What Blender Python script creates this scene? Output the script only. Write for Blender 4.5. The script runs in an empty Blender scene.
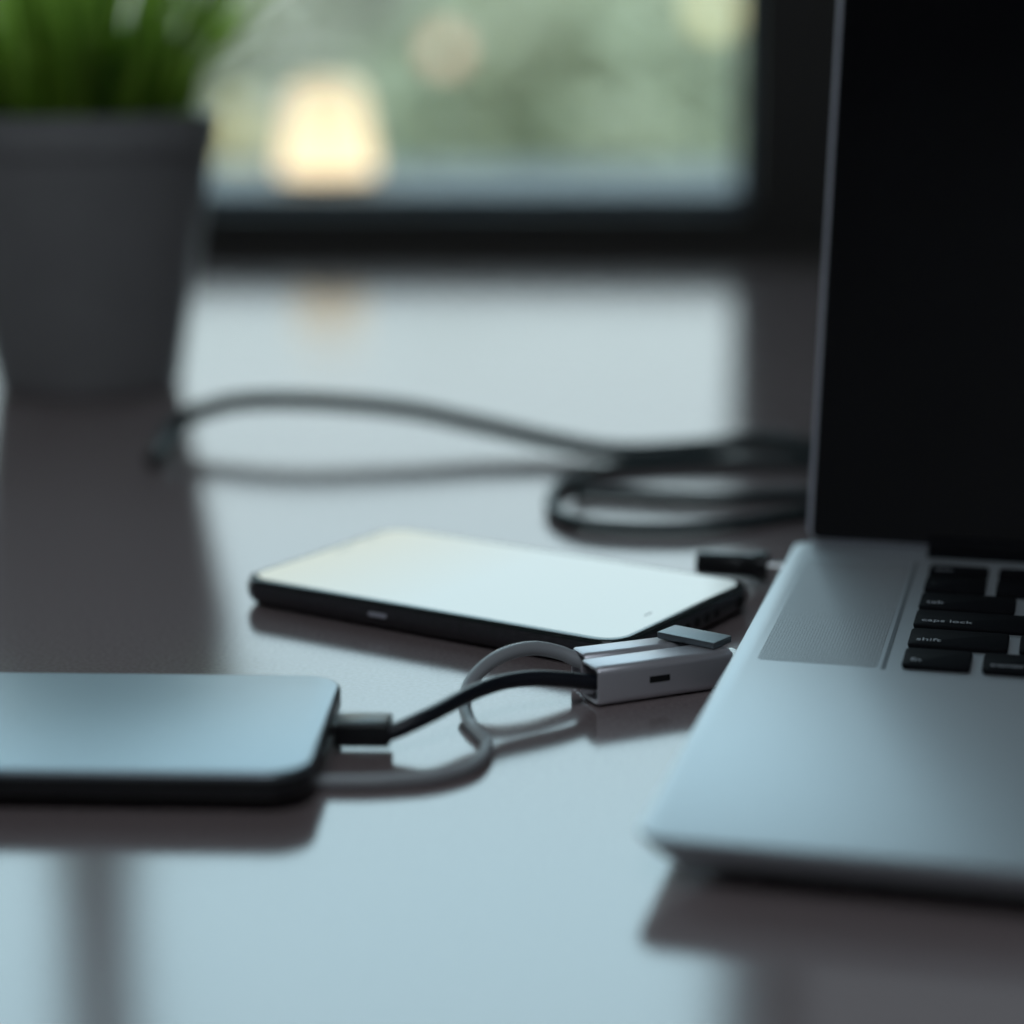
import bpy, bmesh, math, random
from mathutils import Vector, Matrix
random.seed(7)
sc = bpy.context.scene
C = sc.collection
PI = math.pi
D = 0.75                                   # height of the desk top above the floor

# ------------------------------------------------------------------ camera
cd = bpy.data.cameras.new('camera'); cam = bpy.data.objects.new('camera', cd); C.objects.link(cam)
cam.location = (0, 0, D + 0.1655)
cam.rotation_euler = (PI/2 - 0.2237, 0, 0)
cd.sensor_width = 36; cd.lens = 2250.2/1024*36
cd.clip_start = 0.01; cd.clip_end = 400
cd.dof.use_dof = True; cd.dof.focus_distance = 0.56; cd.dof.aperture_fstop = 4.2
sc.camera = cam

# ------------------------------------------------------------------ exposure
sc.view_settings.view_transform = 'Standard'; sc.view_settings.look = 'None'
sc.view_settings.gamma = 1; sc.view_settings.use_curve_mapping = False
sc.view_settings.exposure = 0.0
sc.cycles.use_denoising = True
sc.cycles.max_bounces = 8; sc.cycles.diffuse_bounces = 4; sc.cycles.glossy_bounces = 5
sc.cycles.sample_clamp_indirect = 6

# ------------------------------------------------------------------ sky: pale overcast, brighter overhead
w = bpy.data.worlds.new('sky'); sc.world = w; w.use_nodes = True
nt = w.node_tree; nt.nodes.clear()
out = nt.nodes.new('ShaderNodeOutputWorld'); bg = nt.nodes.new('ShaderNodeBackground')
tc = nt.nodes.new('ShaderNodeTexCoord'); sp = nt.nodes.new('ShaderNodeSeparateXYZ')
rp = nt.nodes.new('ShaderNodeValToRGB')
nt.links.new(tc.outputs['Generated'], sp.inputs[0]); nt.links.new(sp.outputs['Z'], rp.inputs[0])
e = rp.color_ramp.elements
e[0].position = 0.0; e[0].color = (0.40, 0.46, 0.46, 1)
e[1].position = 1.0; e[1].color = (0.60, 0.82, 0.95, 1)
for p_, c_ in ((0.10, (0.50, 0.575, 0.60, 1)), (0.22, (0.64, 0.745, 0.80, 1)), (0.38, (0.80, 1.13, 1.30, 1))):
    n = e.new(p_); n.color = c_
bg.inputs['Strength'].default_value = 2.2
nt.links.new(rp.outputs[0], bg.inputs[0]); nt.links.new(bg.outputs[0], out.inputs[0])

# ------------------------------------------------------------------ portal that guides sky light through the window
WY = 1.530                                  # plane of the window
ld = bpy.data.lights.new('window_portal', 'AREA'); ld.shape = 'RECTANGLE'; ld.size = 1.6; ld.size_y = 1.25
ld.cycles.is_portal = True
lo = bpy.data.objects.new('window_portal', ld); C.objects.link(lo)
lo.location = (-0.65, WY + 0.10, D + 0.66); lo.rotation_euler = (-PI/2, 0, 0)

# ------------------------------------------------------------------ added cool fill light at ceiling height behind the camera, no real lamp
la_ = bpy.data.lights.new('fill_light', 'AREA'); la_.shape = 'SQUARE'; la_.size = 0.9; la_.energy = 10.5; la_.color = (0.80, 0.91, 1.0)
lc_ = bpy.data.objects.new('fill_light', la_); C.objects.link(lc_); lc_.location = (-0.1, -0.7, 2.53)

# ------------------------------------------------------------------ materials
def mat(name, col, rough=0.5, metal=0.0, ior=1.5, coat=0.0, noise=None, bump=None, spec=0.5):
    m = bpy.data.materials.new(name); m.use_nodes = True
    t = m.node_tree; b = t.nodes['Principled BSDF']
    b.inputs['Base Color'].default_value = (*col, 1); b.inputs['Roughness'].default_value = rough
    b.inputs['Metallic'].default_value = metal; b.inputs['IOR'].default_value = ior
    b.inputs['Coat Weight'].default_value = coat; b.inputs['Specular IOR Level'].default_value = spec
    if noise or bump:
        co = t.nodes.new('ShaderNodeTexCoord')
    if noise:                                # (scale, second colour)
        nz = t.nodes.new('ShaderNodeTexNoise'); nz.inputs['Scale'].default_value = noise[0]; nz.inputs['Detail'].default_value = 5
        t.links.new(co.outputs['Object'], nz.inputs['Vector'])
        r = t.nodes.new('ShaderNodeValToRGB'); r.color_ramp.elements[0].color = (*col, 1); r.color_ramp.elements[1].color = (*noise[1], 1)
        r.color_ramp.elements[0].position = 0.35; r.color_ramp.elements[1].position = 0.65
        t.links.new(nz.outputs['Fac'], r.inputs[0]); t.links.new(r.outputs[0], b.inputs['Base Color'])
    if bump:                                 # (scale, strength, distance)
        nb = t.nodes.new('ShaderNodeTexNoise'); nb.inputs['Scale'].default_value = bump[0]; nb.inputs['Detail'].default_value = 3
        t.links.new(co.outputs['Object'], nb.inputs['Vector'])
        bu = t.nodes.new('ShaderNodeBump'); bu.inputs['Strength'].default_value = bump[1]; bu.inputs['Distance'].default_value = bump[2]
        t.links.new(nb.outputs['Fac'], bu.inputs['Height']); t.links.new(bu.outputs[0], b.inputs['Normal'])
    return m

def emit(name, col, s):
    m = bpy.data.materials.new(name); m.use_nodes = True; t = m.node_tree
    b = t.nodes['Principled BSDF']; b.inputs['Base Color'].default_value = (*[min(1, c*0.6) for c in col], 1)
    b.inputs['Emission Color'].default_value = (*col, 1); b.inputs['Emission Strength'].default_value = s
    return m

M = {}
M['desk'] = mat('desk_laminate', (0.25, 0.195, 0.195), 0.11, ior=2.2, noise=(900, (0.315, 0.25, 0.25)), bump=(1500, 0.06, 0.0003))
M['desk_edge'] = mat('desk_leg_metal', (0.08, 0.08, 0.085), 0.4, 0.6, noise=(60, (0.10, 0.10, 0.10)))
M['alu'] = mat('brushed_aluminium', (0.53, 0.57, 0.605), 0.42, 0.6, bump=(4000, 0.03, 0.0001))
M['alu_rim'] = mat('polished_aluminium_rim', (0.60, 0.60, 0.68), 0.4, 0.3, bump=(3000, 0.03, 0.0001))
M['bank'] = mat('slate_anodised_metal', (0.26, 0.30, 0.33), 0.36, 0.85, bump=(3500, 0.03, 0.0001))
M['black_plastic'] = mat('black_plastic', (0.012, 0.012, 0.014), 0.32, noise=(400, (0.016, 0.016, 0.018)))
M['key'] = mat('black_key_plastic', (0.004, 0.004, 0.006), 0.75, spec=0.12, noise=(800, (0.006, 0.006, 0.008)))
M['legend'] = mat('key_legend_paint', (0.55, 0.58, 0.62), 0.5, noise=(900, (0.5, 0.52, 0.56)))
M['black_glass'] = mat('black_display_glass', (0.004, 0.004, 0.006), 0.08, noise=(50, (0.005, 0.005, 0.007)))
M['phone_body'] = mat('dark_phone_metal', (0.07, 0.068, 0.075), 0.3, 0.5, noise=(500, (0.085, 0.08, 0.09)))
M['phone_rim'] = mat('phone_glass_rim', (0.02, 0.03, 0.03), 0.06, ior=1.6, noise=(300, (0.03, 0.035, 0.035)))
M['rubber'] = mat('black_rubber', (0.02, 0.02, 0.022), 0.6, noise=(500, (0.03, 0.03, 0.03)))
M['cord_black'] = mat('black_cord', (0.012, 0.014, 0.022), 0.35, bump=(2500, 0.1, 0.0002))
M['cord_grey'] = mat('grey_white_cord', (0.40, 0.41, 0.43), 0.4, bump=(2500, 0.1, 0.0002))
M['cord_back'] = mat('dark_green_grey_cord', (0.012, 0.022, 0.024), 0.45, bump=(1500, 0.1, 0.0002))
M['silver'] = mat('silver_plug_shell', (0.62, 0.60, 0.64), 0.36, 0.45, bump=(3000, 0.05, 0.0001))
M['grey_plug'] = mat('dark_grey_plug_shell', (0.20, 0.23, 0.25), 0.4, 0.7, bump=(3000, 0.05, 0.0001))
M['steel'] = mat('connector_steel', (0.62, 0.62, 0.62), 0.25, 1.0, bump=(900, 0.05, 0.0001))
M['hole'] = mat('port_recess', (0.004, 0.004, 0.004), 0.7, noise=(400, (0.006, 0.006, 0.006)))
M['pot'] = mat('grey_ceramic', (0.25, 0.245, 0.25), 0.45, coat=0.2, noise=(40, (0.27, 0.265, 0.27)), bump=(300, 0.06, 0.0005))
M['soil'] = mat('dark_soil', (0.02, 0.014, 0.01), 0.9, noise=(120, (0.05, 0.035, 0.025)), bump=(200, 0.8, 0.004))
M['frame'] = mat('dark_window_frame', (0.036, 0.032, 0.030), 0.5, noise=(30, (0.042, 0.038, 0.035)))
M['bead'] = mat('dark_blue_grey_bead', (0.09, 0.12, 0.16), 0.5, noise=(30, (0.10, 0.13, 0.17)))
M['wall'] = mat('warm_grey_plaster', (0.40, 0.38, 0.37), 0.9, noise=(8, (0.44, 0.42, 0.41)), bump=(120, 0.2, 0.002))
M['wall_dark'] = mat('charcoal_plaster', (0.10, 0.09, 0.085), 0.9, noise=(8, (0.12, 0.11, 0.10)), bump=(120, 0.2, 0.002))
M['ceil'] = mat('ceiling_plaster', (0.60, 0.59, 0.58), 0.9, noise=(8, (0.64, 0.63, 0.62)))
M['floor'] = mat('brown_floor', (0.10, 0.075, 0.055), 0.5, noise=(14, (0.14, 0.105, 0.08)))
M['sill'] = mat('blue_grey_stone_sill', (0.095, 0.098, 0.10), 0.6, noise=(60, (0.11, 0.113, 0.115)), bump=(300, 0.3, 0.001))
M['lawn'] = mat('grass_lawn', (0.115, 0.155, 0.095), 0.95, noise=(0.6, (0.20, 0.235, 0.16)), bump=(30, 0.5, 0.03))
M['bark'] = mat('tree_bark', (0.10, 0.08, 0.06), 0.9, noise=(12, (0.16, 0.13, 0.10)))
M['lamp_metal'] = mat('lamp_post_metal', (0.05, 0.05, 0.05), 0.5, noise=(30, (0.07, 0.07, 0.07)))

def leaf_mat(name, a, b):
    m = mat(name, a, 0.6, noise=(1.4, b)); return m
M['leaf_a'] = leaf_mat('grey_green_leaves', (0.52, 0.47, 0.34), (0.66, 0.58, 0.48))
M['leaf_b'] = leaf_mat('mid_green_leaves', (0.43, 0.43, 0.28), (0.58, 0.54, 0.38))
M['leaf_c'] = leaf_mat('rusty_leaves', (0.50, 0.40, 0.31), (0.56, 0.49, 0.40))

# grass blades: dark bottom leaves, several greens by blade
m = bpy.data.materials.new('grass_blades'); m.use_nodes = True; t = m.node_tree; b = t.nodes['Principled BSDF']
b.inputs['Roughness'].default_value = 0.45
oi = t.nodes.new('ShaderNodeNewGeometry'); r = t.nodes.new('ShaderNodeValToRGB')
r.color_ramp.elements[0].color = (0.06, 0.16, 0.01, 1); r.color_ramp.elements[1].color = (0.60, 0.85, 0.14, 1)
t.links.new(oi.outputs['Random Per Island'], r.inputs[0]); t.links.new(r.outputs[0], b.inputs['Base Color'])
tl = t.nodes.new('ShaderNodeBsdfTranslucent'); t.links.new(r.outputs[0], tl.inputs[0])
mx = t.nodes.new('ShaderNodeMixShader'); mx.inputs[0].default_value = 0.6
t.links.new(b.outputs[0], mx.inputs[1]); t.links.new(tl.outputs[0], mx.inputs[2])
t.links.new(mx.outputs[0], t.nodes['Material Output'].inputs[0])
M['blade'] = m

# window glass: thin clear pane with a Fresnel reflection
m = bpy.data.materials.new('window_glass'); m.use_nodes = True; t = m.node_tree; t.nodes.clear()
o_ = t.nodes.new('ShaderNodeOutputMaterial'); tr = t.nodes.new('ShaderNodeBsdfTransparent'); gl = t.nodes.new('ShaderNodeBsdfGlossy')
gl.inputs['Roughness'].default_value = 0.02; fr = t.nodes.new('ShaderNodeFresnel'); fr.inputs[0].default_value = 1.3
tr.inputs[0].default_value = (0.96, 0.98, 0.97, 1)
mx = t.nodes.new('ShaderNodeMixShader'); t.links.new(fr.outputs[0], mx.inputs[0]); t.links.new(tr.outputs[0], mx.inputs[1]); t.links.new(gl.outputs[0], mx.inputs[2])
t.links.new(mx.outputs[0], o_.inputs[0]); M['glass'] = m

# perforated speaker grille: aluminium with a dense dot pattern pressed in
m = mat('perforated_aluminium', (0.50, 0.54, 0.57), 0.42, 0.6); t = m.node_tree; b = t.nodes['Principled BSDF']
co = t.nodes.new('ShaderNodeTexCoord'); vo = t.nodes.new('ShaderNodeTexVoronoi'); vo.voronoi_dimensions = '2D'; vo.inputs['Scale'].default_value = 1350; vo.inputs['Randomness'].default_value = 0.35
t.links.new(co.outputs['Object'], vo.inputs['Vector'])
r = t.nodes.new('ShaderNodeValToRGB'); r.color_ramp.elements[0].position = 0.22; r.color_ramp.elements[1].position = 0.34
r.color_ramp.elements[0].color = (0.22, 0.24, 0.26, 1); r.color_ramp.elements[1].color = (0.46, 0.485, 0.51, 1)
t.links.new(vo.outputs['Distance'], r.inputs[0]); t.links.new(r.outputs[0], b.inputs['Base Color'])
M['grille'] = m

# phone screen: glass over a lit pale page, with a cream reflection tint painted into the emission at one end
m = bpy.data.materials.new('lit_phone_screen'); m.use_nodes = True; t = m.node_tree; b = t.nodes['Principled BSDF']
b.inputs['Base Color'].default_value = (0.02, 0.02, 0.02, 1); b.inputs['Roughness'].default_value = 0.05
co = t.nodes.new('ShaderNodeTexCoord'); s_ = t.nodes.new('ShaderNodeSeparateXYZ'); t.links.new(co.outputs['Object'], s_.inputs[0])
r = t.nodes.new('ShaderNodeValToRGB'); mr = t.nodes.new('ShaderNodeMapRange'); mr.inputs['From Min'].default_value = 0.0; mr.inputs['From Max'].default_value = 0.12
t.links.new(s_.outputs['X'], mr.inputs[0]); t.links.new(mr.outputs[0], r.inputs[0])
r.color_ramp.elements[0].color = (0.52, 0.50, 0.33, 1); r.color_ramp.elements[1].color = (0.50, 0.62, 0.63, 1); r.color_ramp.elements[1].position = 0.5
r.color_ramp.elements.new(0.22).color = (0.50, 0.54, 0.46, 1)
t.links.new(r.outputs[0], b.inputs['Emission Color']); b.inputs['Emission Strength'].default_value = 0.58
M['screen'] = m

# ------------------------------------------------------------------ builders
def link(name, me, m, parent=None, smooth=40):
    for mm in (m if isinstance(m, (list, tuple)) else [m]): me.materials.append(mm)
    if smooth is not None:
        for p in me.polygons: p.use_smooth = True
        me.set_sharp_from_angle(angle=math.radians(smooth))
    o = bpy.data.objects.new(name, me); C.objects.link(o)
    if parent is not None: o.parent = parent
    return o

def mesh(name, v, f):
    me = bpy.data.meshes.new(name); me.from_pydata([tuple(p) for p in v], [], f); me.update()
    bm = bmesh.new(); bm.from_mesh(me); bmesh.ops.recalc_face_normals(bm, faces=bm.faces); bm.to_mesh(me); bm.free()
    return me

class MB:
    def __init__(s): s.v = []; s.f = []
    def add(s, v, f, mtx=None):
        k = len(s.v); s.v += [tuple((mtx @ Vector(p)) if mtx else p) for p in v]; s.f += [tuple(i + k for i in q) for q in f]
    def box(s, x0, x1, y0, y1, z0, z1, mtx=None):
        v = [(x, y, z) for z in (z0, z1) for y in (y0, y1) for x in (x0, x1)]
        s.add(v, [(0, 1, 3, 2), (4, 5, 7, 6), (0, 1, 5, 4), (2, 3, 7, 6), (0, 2, 6, 4), (1, 3, 7, 5)], mtx)
    def loops(s, L, close_ends=True, mtx=None):
        n = len(L[0]); v = [p for l in L for p in l]; f = []
        for i in range(len(L) - 1):
            for j in range(n):
                a = i*n + j; b = i*n + (j+1) % n
                f.append((a, b, b + n, a + n))
        if close_ends: f.append(tuple(range(n))); f.append(tuple(range((len(L)-1)*n, len(L)*n)))
        s.add(v, f, mtx)
    def build(s, name, m, parent=None, smooth=40, bevel=0):
        me = mesh(name, s.v, s.f)
        if bevel:
            bm = bmesh.new(); bm.from_mesh(me)
            bmesh.ops.bevel(bm, geom=list(bm.edges), offset=bevel, segments=3, profile=0.6, affect='EDGES')
            bm.to_mesh(me); bm.free()
        return link(name, me, m, parent, smooth)

def rrect(x0, x1, y0, y1, r, z, seg=8, inset=0.0):
    """rounded rectangle loop at height z, offset inwards by inset"""
    pts = []; r2 = max(r - inset, 0.0002)
    for cx, cy, a0 in ((x1 - r, y0 + r, -90), (x1 - r, y1 - r, 0), (x0 + r, y1 - r, 90), (x0 + r, y0 + r, 180)):
        dx = max(r - inset, 0) ; off = inset - r + r2 if inset > r else 0
        for k in range(seg + 1):
            a = math.radians(a0 + 90*k/seg)
            sx = 1 if cx > (x0+x1)/2 else -1; sy = 1 if cy > (y0+y1)/2 else -1
            pts.append((cx - sx*off + r2*math.cos(a), cy - sy*off + r2*math.sin(a), z))
    return pts

def slab(x0, x1, y0, y1, r, prof, seg=8):
    """prof: list of (z, inset) from bottom to top"""
    b = MB(); b.loops([rrect(x0, x1, y0, y1, r, z, seg, i) for z, i in prof]); return b

def edge_prof(z0, z1, rb, rt, n=5):
    p = []
    for k in range(n + 1):
        a = PI/2*k/n; p.append((z0 + rb*(1-math.cos(a)), rb*(1-math.sin(a))))
    for k in range(n + 1):
        a = PI/2*k/n; p.append((z1 - rt*(1-math.sin(a)), rt*(1-math.cos(a))))
    return p

def spline(P, n=10):
    P = [Vector(p) for p in P]; Q = [2*P[0]-P[1]] + P + [2*P[-1]-P[-2]]; out_ = []
    for i in range(1, len(Q) - 2):
        for k in range(n):
            t_ = k/n; a, b_, c, d = Q[i-1], Q[i], Q[i+1], Q[i+2]
            out_.append(0.5*((2*b_) + (c-a)*t_ + (2*a-5*b_+4*c-d)*t_*t_ + (3*b_-a-3*c+d)*t_**3))
    out_.append(P[-1]); return out_

def tube(P, r, seg=16, n=10, floor=None):
    pts = spline(P, n)
    if floor is not None:
        for p in pts: p.z = max(p.z, floor + (r if not callable(r) else r(0)))
    b = MB(); L = []
    t0 = (pts[1]-pts[0]).normalized(); nrm = t0.cross(Vector((0, 0, 1))); nrm = nrm.normalized() if nrm.length > 1e-4 else Vector((1, 0, 0))
    for i, p in enumerate(pts):
        t_ = (pts[min(i+1, len(pts)-1)] - pts[max(i-1, 0)]).normalized()
        nrm = (nrm - t_*nrm.dot(t_)).normalized(); bi = t_.cross(nrm)
        rr = r(i/(len(pts)-1)) if callable(r) else r
        L.append([tuple(p + rr*(math.cos(2*PI*k/seg)*nrm + math.sin(2*PI*k/seg)*bi)) for k in range(seg)])
    b.loops(L); return b

def lathe(prof, seg=48):
    b = MB(); b.loops([[(r_*math.cos(2*PI*k/seg), r_*math.sin(2*PI*k/seg), z) for k in range(seg)] for r_, z in prof]); return b

def thing(name, label, cat, loc=(0, 0, 0), rz=0, group=None):
    o = bpy.data.objects.new(name, None); C.objects.link(o); o.empty_display_size = 0.02
    o.location = loc; o.rotation_euler = (0, 0, rz); o['label'] = label; o['category'] = cat
    if group: o['group'] = group
    return o

def struct(o): o['kind'] = 'structure'; return o
def axisM(origin, heading, pitch=0.0):
    """local x along heading"""
    return Matrix.Translation(Vector(origin)) @ Matrix.Rotation(heading, 4, 'Z') @ Matrix.Rotation(-pitch, 4, 'Y')

# ------------------------------------------------------------------ room shell
X0, X1, Y0, Y1, H = -2.1, 1.6, -2.2, WY, 2.6
wx0, wx1, wz0, wz1 = -1.62, 0.238, D - 0.002, D + 1.32       # window opening
b = MB(); b.box(X0-.1, X1+.1, Y0-.1, Y1+.12, -0.1, 0); struct(b.build('floor', M['floor'], None, None))
b = MB(); b.box(X0-.1, X1+.1, Y0-.1, Y1+.12, H, H+.1); struct(b.build('ceiling', M['ceil'], None, None))
b = MB(); b.box(X0-.1, X0, Y0-.1, Y1+.12, 0, H); struct(b.build('wall_left', M['wall'], None, None))
b = MB(); b.box(X1, X1+.1, Y0-.1, Y1+.12, 0, H); struct(b.build('wall_right', M['wall'], None, None))
b = MB(); b.box(X0, X1, Y0-.1, Y0, 0, H); struct(b.build('wall_back', M['wall'], None, None))
b = MB()
b.box(X0, wx0, Y1, Y1+.12, 0, H); b.box(wx1, X1, Y1, Y1+.12, 0, H)
b.box(wx0, wx1, Y1, Y1+.12, 0, wz0); b.box(wx0, wx1, Y1, Y1+.12, wz1, H)
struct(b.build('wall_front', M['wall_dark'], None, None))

# window: dark frame sitting at desk height, one mullion behind the plant
win = bpy.data.objects.new('window_1', None); C.objects.link(win); win.location = (0, WY, D); struct(win)
fz0, fz1, fy0, fy1 = 0.0, 1.318, 0.0, 0.07
b = MB()
b.box(wx0, wx1, fy0, fy1, fz0, 0.027); b.box(wx0, wx1, fy0, fy1, fz1-.06, fz1)
b.box(0.1610, wx1, fy0, fy1, 0.027, fz1-.06); b.box(wx0, wx0+.06, fy0, fy1, 0.027, fz1-.06)
b.build('window_frame', M['frame'], win, None, 0.002)
b = MB(); b.box(-0.329, -0.288, fy0, fy1, 0.027, fz1-.06); b.build('mullion', M['frame'], win, None, 0.002)
def bead(x0, x1):
    b = MB()
    for (a0, a1, c0, c1) in ((x0, x1, 0.027, 0.037), (x0, x1, fz1-.067, fz1-.06)):
        b.box(a0, a1, 0.028, 0.05, c0, c1)
    b.box(x0, x0+.006, 0.028, 0.05, 0.037, fz1-.067); b.box(x1-.006, x1, 0.028, 0.05, 0.037, fz1-.067)
    b.build('glazing_bead', M['bead'], win, None, 0.001)
    b = MB(); b.box(x0+.004, x1-.004, 0.037, 0.040, 0.033, fz1-.064); b.build('window_pane', M['glass'], win, None)
bead(-0.288, 0.1610); bead(wx0+.06, -0.329)
b = MB(); b.box(wx0-.05, wx1+.05, WY+.072, WY+.51, D-.03, D+.022); struct(b.build('trim_1', M['sill'], None, None, 0.004))

# ------------------------------------------------------------------ desk
desk = thing('desk', 'glossy grey brown desk top against the window under everything else', 'desk', (0, 0, 0))
b = MB(); b.box(-1.25, 0.95, 0.10, 1.413, D-.03, D); b.build('desk_top', M['desk'], desk, None, 0.002)
for x in (-1.18, 0.88):
    for y in (0.17, 1.34):
        b = MB(); b.box(x-.025, x+.025, y-.025, y+.025, 0, D-.0305); b.build('leg', M['desk_edge'], desk, None, 0.003)

# ------------------------------------------------------------------ laptop (local x along its width, y towards the hinge)
LW, LD_, ZT = 0.352, 0.2455, 0.0116
lap = thing('laptop', 'open silver laptop with black keyboard and dark screen on the desk', 'laptop', (0.0239, 0.4012, D), -0.2479)
base = slab(-.0010, LW, -.0008, LD_, 0.0068, [(0.0012, 0.016), (0.0020, 0.0110), (0.0040, 0.0070), (0.0065, 0.0040), (0.0088, 0.0015), (0.0102, 0.0003), (0.0109, 0.0), (0.0114, 0.0001), (ZT, 0.0005)], 10)
base.build('base', M['alu'], lap, 30)
for x in (0.035, LW-.035):
    for y in (0.035, LD_-.035):
        f = lathe([(0.001, 0), (0.0055, 0), (0.006, 0.0006), (0.006, 0.0017), (0.001, 0.0017)], 24).build('rubber_foot', M['rubber'], lap)
        f.location = (x, y, 0)
# perforated strips left and right of the keyboard
for x0, x1 in ((0.0050, 0.0335), (LW-.0335, LW-.0050)):
    b = slab(x0, x1, 0.1215, 0.222, 0.0010, [(ZT-.0003, 0), (ZT+.00006, 0), (ZT+.00008, 0.0001)], 4); b.build('speaker_grille', M['grille'], lap, None)
# thin dark seam around the key field
b = MB(); kx0, kx1, ky0, ky1 = 0.0346, LW-.0346, 0.1205, 0.2265
for (a0, a1, c0, c1) in ((kx0, kx0+.0010, ky0, ky1), (kx1-.0010, kx1, ky0, ky1)):
    b = MB(); b.box(a0, a1, c0, c1, ZT-.0004, ZT+.00012); b.build('key_field_seam', M['grey_plug'], lap, None)

# keys
KH = 0.0013
LEG = bpy.data.curves
def text_mesh(s, size):
    cu = bpy.data.curves.new('t', 'FONT'); cu.body = s; cu.size = size; cu.align_x = 'LEFT'; cu.align_y = 'CENTER'; cu.extrude = 0.00003; cu.resolution_u = 3
    o = bpy.data.objects.new('t', cu); C.objects.link(o)
    dg = bpy.context.evaluated_depsgraph_get(); dg.update()
    me = bpy.data.meshes.new_from_object(o.evaluated_get(dg)); bpy.data.objects.remove(o); return me
def key(x, y, wd, dp, legend=None, ty=0.0, sz=0.0032, tx=0.0018):
    k = slab(-wd/2, wd/2, -dp/2, dp/2, 0.0014, [(0, 0.0002), (KH*.6, 0.0), (KH-.0002, 0.00015), (KH, 0.0005)], 4)
    o = k.build('key', M['key'], lap, 35); o.location = (x+wd/2, y, ZT)
    if legend:
        tm = text_mesh(legend, sz); t_ = link('key_legend', tm, M['legend'], o, None); t_.location = (-wd/2+tx, ty, KH+.00002)
    return o
g = 0.0026
rows = [
    (0.1290, 0.0150, [(0.0160, 'fn', -.003), (0.0160, 'control', -.003), (0.0160, None, 0), (0.0205, None, 0), (0.0930, None, 0), (0.0205, None, 0), (0.0160, None, 0), (0.0160, None, 0), (0.0160, None, 0), (0.0180, None, 0)]),
    (0.1470, 0.0150, [(0.0240, 'shift', -.003)] + [(0.0162, None, 0)]*11 + [(0.0330, None, 0)]),
    (0.1650, 0.0150, [(0.0330, 'caps lock', -.003)] + [(0.0162, None, 0)]*11 + [(0.0270, None, 0)]),
    (0.1830, 0.0150, [(0.0245, 'tab', -.003)] + [(0.0162, None, 0)]*12 + [(0.0180, None, 0)]),
    (0.2010, 0.0150, [(0.0162, '`', -.002)] + [(0.0162, None, 0)]*12 + [(0.0260, None, 0)]),
    (0.2165, 0.0100, [(0.0162, 'esc', -.001)] + [(0.0162, None, 0)]*12 + [(0.0260, None, 0)]),
]
for yy, dp, ks in rows:
    span = sum(k[0] for k in ks) + g*(len(ks)-1); x = 0.0392
    sc_ = (kx1 - .0045 - 0.0392 - span)
    for i, (wd, lg, ty) in enumerate(ks):
        if i == len(ks)-1: wd += sc_                # the last key closes the row
        if wd < .01: wd = .01
        key(x, yy, wd, dp, lg, ty, 0.0034 if lg in ('caps lock',) else 0.0036); x += wd + g
# arrow glyph above "tab" and tilde key mark, as painted legends of their own keys
# hinge bar
b = tube([(0.0374, 0.2425, ZT+.0005), (0.10, 0.2425, ZT+.0005), (LW-.0374, 0.2425, ZT+.0005)], 0.0036, 20, 4); b.build('hinge_bar', M['key'], lap)
b = MB(); b.box(0.0374, LW-.0374, 0.2335, 0.2430, ZT-.0005, ZT+.0012); b.build('hinge_recess', M['key'], lap, None, 0.0004)
# lid, leaning back
LEAN = 0.25
lidM = Matrix.Translation((0, 0.2430, ZT+.0010)) @ Matrix.Rotation(-LEAN, 4, 'X') @ Matrix.Rotation(PI/2, 4, 'X')
lid = bpy.data.objects.new('lid', None)
def lid_part(b, name, m_, par, sm=35):
    for i, p in enumerate(b.v): b.v[i] = tuple(lidM @ Vector(p))
    return b.build(name, m_, par, sm)
# in lid space: x width, y up the lid, z towards the viewer
lo_ = lid_part(slab(0.0022, LW-.0022, 0, 0.236, 0.004, edge_prof(-.0045, 0.0, 0.0018, 0.0007), 10), 'lid', M['alu_rim'], lap)
lid_part(slab(0.0038, LW-.0038, 0.0005, 0.2338, 0.0022, [(-.0003, 0), (0.00015, 0), (0.00025, 0.0002)], 8), 'screen_glass', M['black_glass'], lo_, None)
lid_part(slab(0.0034, LW-.0034, 0.0004, 0.2344, 0.0026, [(-.0003, 0), (0.00012, 0), (0.00018, 0.0001)], 8), 'screen_gasket', M['rubber'], lo_, None)
# ports on the left flank
def port(y, wd, hz):
    b = slab(-wd/2, wd/2, -hz/2, hz/2, hz*.45, [(0, 0), (.0012, 0)], 5)
    mt = Matrix.Translation((0.0006, y, 0.0073)) @ Matrix.Rotation(PI/2, 4, 'Z') @ Matrix.Rotation(PI/2, 4, 'X')
    for i, p in enumerate(b.v): b.v[i] = tuple(mt @ Vector(p))
    b.build('port', M['hole'], lap, None)
port(0.2200, 0.0042, 0.0034); port(0.196, 0.0092, 0.0034)

# ------------------------------------------------------------------ phone (local x along the long side)
ph = thing('smartphone', 'black smartphone lying flat with its bright white screen on', 'phone', (-0.0780, 0.6100, D), -0.5750)
PL, PW, PT = 0.1255, 0.0760, 0.0081
prof = [(0.0004, 0.0030), (0.0009, 0.0018), (0.0020, 0.0007), (0.0036, 0.0), (0.0056, 0.0), (0.0066, 0.0004), (0.0071, 0.0008)]
slab(0, PL, 0, PW, 0.0095, prof, 10).build('body', M['phone_body'], ph, 50)
slab(0.0003, PL-.0003, 0.0003, PW-.0003, 0.0092, [(0.0070, 0.0003), (0.0074, 0.0003), (0.0078, 0.0007), (PT-.0001, 0.0014), (PT, 0.0022)], 10).build('front_glass', M['phone_rim'], ph, 60)
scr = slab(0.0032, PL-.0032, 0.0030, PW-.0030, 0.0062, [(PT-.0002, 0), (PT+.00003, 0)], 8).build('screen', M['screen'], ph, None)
mk = MB()
mk.box(0.0055, 0.0062, 0.040, 0.048, PT, PT+.00006); mk.box(0.0055, 0.0062, 0.055, 0.059, PT, PT+.00006)
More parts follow.
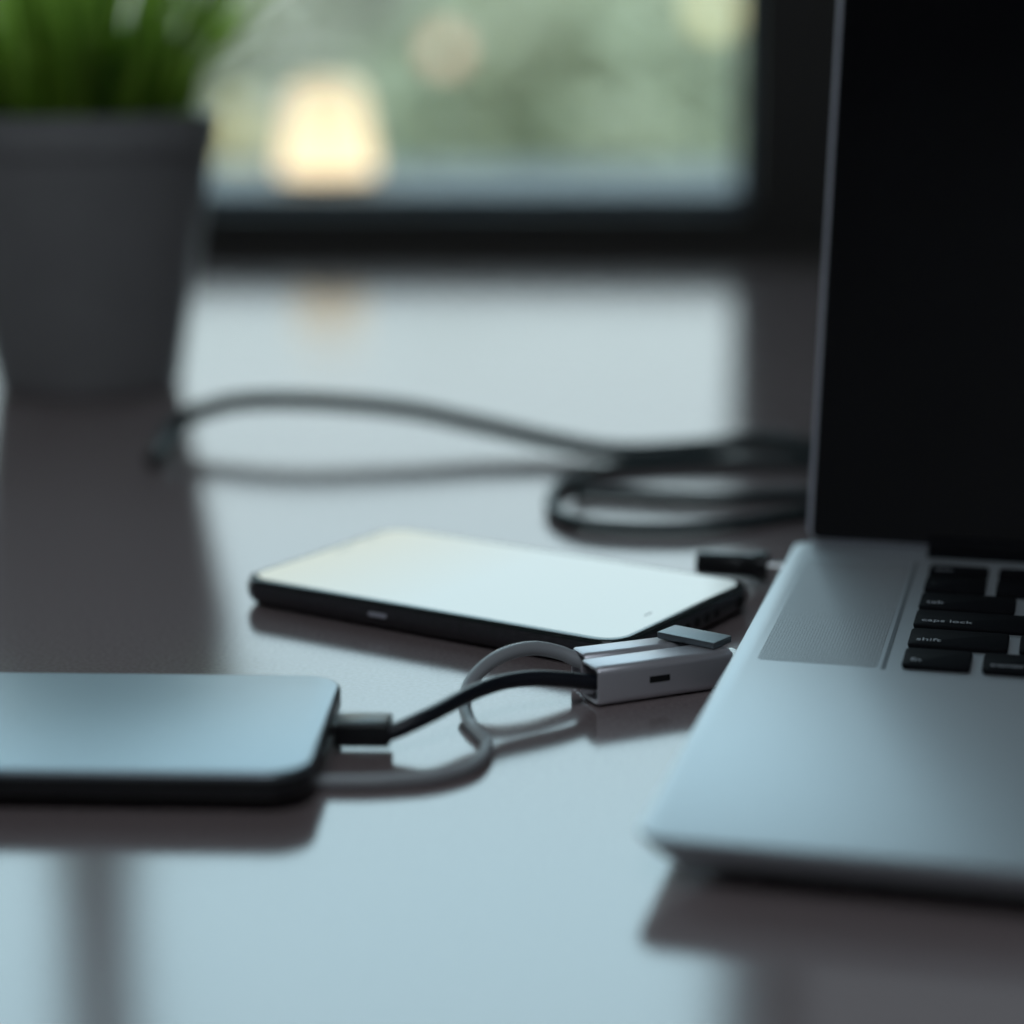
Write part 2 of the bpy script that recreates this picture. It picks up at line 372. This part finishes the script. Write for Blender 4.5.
mk.build('status_icons', M['grey_plug'], scr, None)
mk = MB(); mk.box(0.1165, 0.1171, 0.027, 0.031, PT, PT+.00006); mk.build('home_mark', M['phone_body'], scr, None)
def side_bit(name, m_, x, wd, hz, deep=.0004):
    b = slab(-wd/2, wd/2, -hz/2, hz/2, hz*.45, [(0, 0), (deep, 0)], 5)
    mt = Matrix.Translation((x, -deep*.25 + deep*.25, 0.0046)) @ Matrix.Rotation(PI/2, 4, 'X')
    for i, p in enumerate(b.v): b.v[i] = tuple(mt @ Vector(p))
    b.build(name, m_, ph, None)
side_bit('side_button', M['alu_rim'], 0.0500, 0.0060, 0.0012)
# speaker holes and socket on the short edge
for k, (y, rr) in enumerate([(0.021, .0011), (0.0255, .0011), (0.030, .0011), (0.0345, .0011), (0.040, .0013), (0.0455, .0013), (0.051, .0013), (0.0645, .0019)]):
    b = lathe([(0.00005, 0), (rr, 0), (rr, .0004), (0.00005, .0004)], 16)
    mt = Matrix.Translation((PL-.0001, y, 0.0046)) @ Matrix.Rotation(PI/2, 4, 'Y')
    for i, p in enumerate(b.v): b.v[i] = tuple(mt @ Vector(p))
    b.build('speaker_hole' if k < 7 else 'headphone_socket', M['hole'], ph, None)

# ------------------------------------------------------------------ power bank
pb = thing('power_bank', 'flat slate grey power bank with rounded corners at the left', 'power bank', (-0.0421, 0.4421, D), -0.0345)
slab(-0.150, 0, 0, 0.0700, 0.0095, edge_prof(0.0030, 0.0078, 0.0016, 0.0002), 12).build('body', M['black_plastic'], pb, 60)
slab(-0.150, 0, 0, 0.0700, 0.0095, edge_prof(0.0078, 0.0094, 0.0001, 0.0012), 12).build('top_plate', M['bank'], pb, 60)
for x in (-0.130, -0.022):
    for y in (0.018, 0.053):
        f = lathe([(0.0005, 0), (0.0040, 0), (0.0045, 0.0005), (0.0045, 0.0034), (0.0005, 0.0034)], 20).build('rubber_foot', M['rubber'], pb); f.location = (x, y, 0)
b = slab(-.0045, .0045, -.0014, .0014, .0012, [(0, 0), (.0005, 0)], 5)
mt = Matrix.Translation((-.0003, 0.0436, 0.0055)) @ Matrix.Rotation(PI/2, 4, 'Z') @ Matrix.Rotation(PI/2, 4, 'X')
for i, p in enumerate(b.v): b.v[i] = tuple(mt @ Vector(p))
b.build('port', M['hole'], pb, None)

# ------------------------------------------------------------------ silver USB plug shells
def shell(parent, L, Wd, z0, z1, m_, slot=True, at=(0, 0), hd=0.0):
    """hollow rounded shell, open at local x=0; local y is depth"""
    mt = Matrix.Translation((at[0], at[1], 0)) @ Matrix.Rotation(hd, 4, 'Z')
    def ring(x, inset, r=0.0020):
        return [mt @ Vector((x, p[0], p[1])) for p in rrect(0, Wd, z0, z1, r, 0, 6, inset)]
    b = MB()
    L_ = [ring(0.0045, 0.0012), ring(0.0002, 0.0011), ring(0, 0.0008), ring(0, 0.0004), ring(0.0006, 0.0), ring(L-.0008, 0.0), ring(L, 0.0008)]
    b.loops([[tuple(p) for p in l] for l in L_]); o = b.build('plug_shell', m_, parent, 50)
    b = MB(); b.loops([[tuple(p) for p in ring(0.0040, 0.0011)], [tuple(p) for p in ring(0.0044, 0.0011)]]); b.build('strain_relief', M['rubber'], o, None)
    if slot:
        b = MB(); v = [(L*.37, -.00012, z0+.0044), (L*.37+.0055, -.00012, z0+.0044), (L*.37+.0055, -.00012, z0+.0060), (L*.37, -.00012, z0+.0060)]
        v += [(p[0], .0003, p[2]) for p in v]
        b.add(v, [(0, 1, 2, 3), (4, 5, 6, 7), (0, 1, 5, 4), (1, 2, 6, 5), (2, 3, 7, 6), (3, 0, 4, 7)], mt); b.build('slot', M['hole'], o, None)
    b = MB(); b.box(L-.0002, L+.0045, Wd*.12, Wd*.88, z0+.0022, z1-.0022, mt); b.build('metal_tip', M['steel'], o, None, 0.0003)
    return o

# black cord from the power bank to the nearer silver plug
cb = thing('usb_cable', 'black charging cord joining the power bank to the nearer silver plug', 'cable', (0, 0, D), 0, None)
tube([(-0.0300, 0.4828, 0.0046), (-0.0268, 0.4829, 0.0049), (-0.0186, 0.4874, 0.0074), (-0.0098, 0.5001, 0.0084), (-0.0028, 0.5082, 0.0086), (0.0043, 0.5125, 0.0084), (0.0115, 0.5152, 0.0074), (0.0192, 0.5180, 0.0058), (0.0240, 0.5203, 0.0054)], 0.0019, 18, 10).build('cord', M['cord_black'], cb, 60)
# small black plug in the bank
pm = MB(); mt = Matrix.Translation((-0.0402, 0.4808, 0)) @ Matrix.Rotation(-0.0345, 4, 'Z')
P_ = slab(0, 0.0128, 0, 0.0090, 0.0008, edge_prof(0.0018, 0.0074, 0.0008, 0.0008), 4)
for i, p in enumerate(P_.v): P_.v[i] = tuple(mt @ Vector(p))
pk = P_.build('plug', M['black_plastic'], cb, 50)
b = MB(); b.box(-0.0052, 0.0004, 0.0018, 0.0072, 0.0046, 0.0064, mt); b.build('plug_tip', M['steel'], pk, None)
shell(cb, 0.0375, 0.0100, 0.0003, 0.0101, M['silver'], True, (0.0207, 0.5148), math.radians(25))

# grey white cord with the farther silver plug; its slack curls down on to the desk
cg = thing('usb_cable', 'light grey cord curling on to the desk from the farther silver plug', 'cable', (0, 0, D), 0, None)
tube([(0.0225, 0.5345, 0.0055), (0.0180, 0.5325, 0.0062), (0.0115, 0.5330, 0.0088), (0.0044, 0.5310, 0.0104), (-0.0029, 0.5260, 0.0098), (-0.0087, 0.5196, 0.0070), (-0.0112, 0.5115, 0.0036), (-0.0098, 0.4997, 0.0016), (-0.0057, 0.4853, 0.0015), (-0.0078, 0.4715, 0.0015), (-0.0156, 0.4632, 0.0015), (-0.0252, 0.4600, 0.0015), (-0.0347, 0.4590, 0.0015), (-0.0460, 0.4600, 0.0015), (-0.0540, 0.4640, 0.0015)], lambda t_: 0.0018 if t_ < .3 else max(0.00145, 0.0018-(t_-.3)*.0014), 16, 10).build('cord', M['cord_grey'], cg, 60)
shell(cg, 0.0330, 0.0088, 0.0005, 0.0098, M['silver'], False, (0.0180, 0.5273), math.radians(23))

# dark grey flat plug lying across the silver plugs
fp = thing('flat_plug', 'small dark grey flat plug lying on the farther silver plug', 'plug', (0.0360, 0.5405, D), math.radians(-37))
slab(0, 0.0170, 0, 0.0085, 0.0008, edge_prof(0.0102, 0.0119, 0.0004, 0.0003), 5).build('plug_body', M['grey_plug'], fp, 50)

# black jack adapter in the laptop's rear side port
ja = thing('jack_plug', 'short black round plug with silver tip in the laptop side behind the phone', 'plug', (0.0535, 0.6320, D+0.0066), math.radians(-13))
mt = Matrix.Rotation(PI/2, 4, 'Y')
def ax(b): 
    for i, p in enumerate(b.v): b.v[i] = tuple(mt @ Vector(p))
    return b
ax(lathe([(0.0004, 0), (0.0030, 0), (0.0035, 0.0006), (0.0036, 0.0120), (0.0038, 0.0165), (0.0040, 0.0168)], 28)).build('plug_body', M['black_plastic'], ja)
ax(lathe([(0.0030, 0.0166), (0.0043, 0.0168), (0.0044, 0.0172), (0.0044, 0.0205), (0.0041, 0.0208), (0.0008, 0.0209)], 28)).build('collar', M['black_plastic'], ja)
ax(lathe([(0.0012, 0.0208), (0.0015, 0.0208), (0.0015, 0.0262), (0.0006, 0.0266)], 20)).build('metal_tip', M['steel'], ja)

# ------------------------------------------------------------------ thick cable coiled behind
bc = thing('power_cable', 'thick dark cable arching and coiling on the desk behind the phone', 'cable', (0, 0, D))
R_ = lambda t_: 0.0035 if t_ < .36 else max(0.0023, 0.0035 - (t_-.36)*.02)
pts = [(-0.1300, 0.8120, .0024), (-0.1298, 0.8234, .0030), (-0.1262, 0.8440, .0088), (-0.1087, 0.8545, .0140), (-0.0814, 0.8524, .0155), (-0.0430, 0.8480, .0132),
       (-0.0121, 0.8370, .0090), (0.0178, 0.8210, .0052), (0.0396, 0.8100, .0040), (0.0689, 0.8110, .0052), (0.0917, 0.8190, .0062), (0.1076, 0.8110, .0055),
       (0.1280, 0.8080, .0035), (0.1330, 0.8000, .0025), (0.1180, 0.7960, .0025), (0.0900, 0.7975, .0025), (0.0700, 0.7970, .0025), (0.0463, 0.7920, .0025), (0.0290, 0.7800, .0025),
       (0.0165, 0.7560, .0025), (0.0130, 0.7269, .0025), (0.0170, 0.7069, .0025), (0.0279, 0.6955, .0025), (0.0530, 0.6920, .0025), (0.0729, 0.7006, .0025), (0.0959, 0.7150, .0025),
       (0.1200, 0.7220, .0025), (0.1280, 0.7320, .0025), (0.1180, 0.7410, .0025), (0.0990, 0.7424, .0025), (0.0630, 0.7381, .0025), (0.0299, 0.7471, .0025), (0.0215, 0.7440, .0025)]
tube(pts, R_, 16, 10).build('cord', M['cord_back'], bc, 60)
tube([(-0.1298, 0.7990, .0030), (-0.1300, 0.8130, .0030)], .0030, 16, 4).build('end_cap', M['rubber'], bc, 50)

# ------------------------------------------------------------------ potted grass
pg = thing('potted_grass', 'light grey tapered pot of spiky green grass near the window', 'potted plant', (-0.1865, 0.9800, D))
lathe([(0.0005, 0), (0.0380, 0), (0.0402, 0.0012), (0.0408, 0.003), (0.0580, 0.1035), (0.0598, 0.1040), (0.0612, 0.1175), (0.0606, 0.1192), (0.0528, 0.1192), (0.0515, 0.1175), (0.0500, 0.1060), (0.0490, 0.100), (0.0005, 0.100)], 72).build('pot', M['pot'], pg, 50)
lathe([(0.0003, 0.1002), (0.0488, 0.1002), (0.0497, 0.1060), (0.0480, 0.1085), (0.0250, 0.1100), (0.0003, 0.1110)], 40).build('soil', M['soil'], pg, 80)
b = MB()
for k in range(300):
    a = random.uniform(0, 2*PI); rr = 0.047*math.sqrt(random.random()); hh = random.uniform(0.05, 0.105)
    lean = random.uniform(0.0, 0.25) + 0.65*(rr/0.047)**2*random.random(); la = a + random.uniform(-.6, .6)
    wd = random.uniform(0.0016, 0.0032); bx, by = rr*math.cos(a), rr*math.sin(a)
    fa = random.uniform(0, PI); fx, fy = math.cos(fa), math.sin(fa); n = 6; V = []; F = []
    for i in range(n+1):
        s = i/n; th = lean*(0.3+s); px = bx + math.cos(la)*hh*s*math.sin(th); py = by + math.sin(la)*hh*s*math.sin(th); pz = 0.107 + hh*s*math.cos(th)
        ww = wd*(1-s**2)*(.7+.6*s) + 0.0001
        V += [(px-fx*ww, py-fy*ww, pz), (px+fy*ww*.35, py-fx*ww*.35, pz), (px+fx*ww, py+fy*ww, pz)]
    for i in range(n):
        for j in (0, 1): F.append((3*i+j, 3*i+j+1, 3*i+j+4, 3*i+j+3))
    b.add(V, F)
for la, hh, lean, wd in ((-.15, .095, .95, .0030), (.10, .085, 1.05, .0028), (-.5, .09, .85, .0030), (.3, .10, .75, .0030), (3.3, .09, .9, .003), (2.8, .095, .8, .003)):
    bx, by = .040*math.cos(la), .040*math.sin(la); V = []; F = []; n = 8
    for i in range(n+1):                        # a few long blades that droop over the rim
        s = i/n; th = lean*(0.55+.75*s); px = bx + math.cos(la)*hh*s*math.sin(th); py = by + math.sin(la)*hh*s*math.sin(th); pz = 0.108 + hh*s*math.cos(th)
        ww = wd*(1-s**2) + 0.0001
        V += [(px, py-ww, pz), (px, py, pz-.3*ww), (px, py+ww, pz)]
    for i in range(n):
        for j in (0, 1): F.append((3*i+j, 3*i+j+1, 3*i+j+4, 3*i+j+3))
    b.add(V, F)
b.build('grass', M['blade'], pg, 80)

# ------------------------------------------------------------------ outdoors
G = D - 1.35                                    # lawn level
b = MB(); b.box(-60, 60, WY+.55, 120, G-.2, G); gl_ = b.build('lawn', M['lawn'], None, None); gl_['kind'] = 'structure'

def foliage(name, label, cx, cy, rx, rz_, h0, mt_, n=2600, group='trees and bushes beyond the window', cat='tree', trunk=True):
    t_ = thing(name, label, cat, (cx, cy, G), 0, group)
    b = MB()
    for k in range(n):
        u = Vector((random.gauss(0, 1), random.gauss(0, 1), random.gauss(0, 1))).normalized()*(random.random()**.3)
        lump = 1 + .18*math.sin(5*u.x+cx)*math.cos(4*u.z+cy)
        c_ = Vector((u.x*rx*lump, u.y*rx*.8*lump, h0 + rz_ + u.z*rz_*lump)); s = random.uniform(.06, .12)*max(1, rx/1.1)
        a = Vector((random.gauss(0, 1), random.gauss(0, 1), random.gauss(0, 1))).normalized(); c2 = a.orthogonal().normalized(); c3 = a.cross(c2)
        b.add([tuple(c_ - a*s), tuple(c_ - c2*s*.5 + c3*.1*s), tuple(c_ + a*s), tuple(c_ + c2*s*.5 + c3*.1*s)], [(0, 1, 2, 3)])
    b.build('foliage', mt_, t_, None)
    if trunk: tube([(0, 0, -.05), (.03, 0, h0*.5+.2), (0, .02, h0+rz_)], lambda s: .11-.07*s, 10, 5).build('trunk', M['bark'], t_)
    return t_
foliage('bush', 'broad grey green bush at the left beyond the glass', -2.6, 15, 1.7, 1.05, .05, M['leaf_a'], cat='bush')
foliage('bush', 'rounded mid green bush beyond the middle of the window', 0.35, 12.5, 1.05, .95, .05, M['leaf_b'], cat='bush')
foliage('tree', 'rusty brown leaved tree beyond the window top', 0.5, 19, 1.2, 1.0, .9, M['leaf_c'])
foliage('bush', 'mid green bush beside the right window frame', 2.6, 15.2, .9, .95, .05, M['leaf_b'], cat='bush')
foliage('tree', 'grey green tree far behind the bushes', -0.2, 30, 3.2, 2.0, .4, M['leaf_a'], 3600)
foliage('tree', 'grey green tree at the far right beyond the glass', 3.4, 24, 1.8, 1.6, .3, M['leaf_a'], 3000)
foliage('tree', 'wide green tree at the far left beyond the plant', -5.5, 22, 2.6, 1.7, .3, M['leaf_b'], 3600)

foliage('tree', 'broad pale tree farthest away beyond the lit lantern', -4.4, 39, 3.6, 2.4, .3, M['leaf_a'], 4200)

def lantern(label, x, y, zc, rb, rt, hh, em, s, cat='lamp'):
    L_ = thing('garden_lantern', label, cat, (x, y, G), 0, 'garden lights beyond the window')
    z0 = zc - hh/2 - G
    lathe([(0.001, 0), (.06, 0), (.06, .02), (.014, .04), (.012, z0-.02), (rb*.7, z0-.01), (rb*.7, z0), (0.001, z0)], 20).build('post', M['lamp_metal'], L_)
    lathe([(0.001, z0+.002), (rb*.92, z0+.002), (rb, z0+.02), (rt, z0+hh-.01), (rt*.8, z0+hh), (0.001, z0+hh)], 28).build('lamp_shade', emit('warm_glow', em, s), L_)
    return L_
# small lit lantern standing on the outer sill: a glowing shade, brightest low down where its flame is
m = emit('lantern_glow', (1.0, .76, .48), 1.0); t = m.node_tree; bb = t.nodes['Principled BSDF']
co = t.nodes.new('ShaderNodeTexCoord'); s_ = t.nodes.new('ShaderNodeSeparateXYZ'); t.links.new(co.outputs['Object'], s_.inputs[0])
mr = t.nodes.new('ShaderNodeMapRange'); mr.inputs['From Min'].default_value = 0.02; mr.inputs['From Max'].default_value = 0.085
mr.inputs['To Min'].default_value = 1.6; mr.inputs['To Max'].default_value = 0.7
t.links.new(s_.outputs['Z'], mr.inputs[0]); t.links.new(mr.outputs[0], bb.inputs['Emission Strength'])
sl = thing('lantern', 'small glowing warm cone shaped lantern on the outer window sill', 'lamp', (-0.152, WY+.34, D+.022))
lathe([(0.0005, 0), (.037, 0), (.039, .002), (.039, .004), (0.0005, .004)], 32).build('base', M['lamp_metal'], sl)
lathe([(0.0005, .0042), (.038, .0042), (.040, .009), (.030, .070), (.023, .078), (0.0005, .080)], 40).build('lamp_shade', m, sl)
lantern('dim peach round lamp high beyond the window', -0.306, 10.5, D-.057, .055, .055, .11, (1.0, .58, .42), 1.0)
lantern('dim yellow lamp near the right window frame', 0.92, 10.5, D+.120, .07, .07, .14, (1.0, .85, .45), 0.9)
lantern('yellowish lamp right behind the grass pot', -1.43, 12, D-.50, .09, .06, .30, (1.0, .80, .42), 0.35)
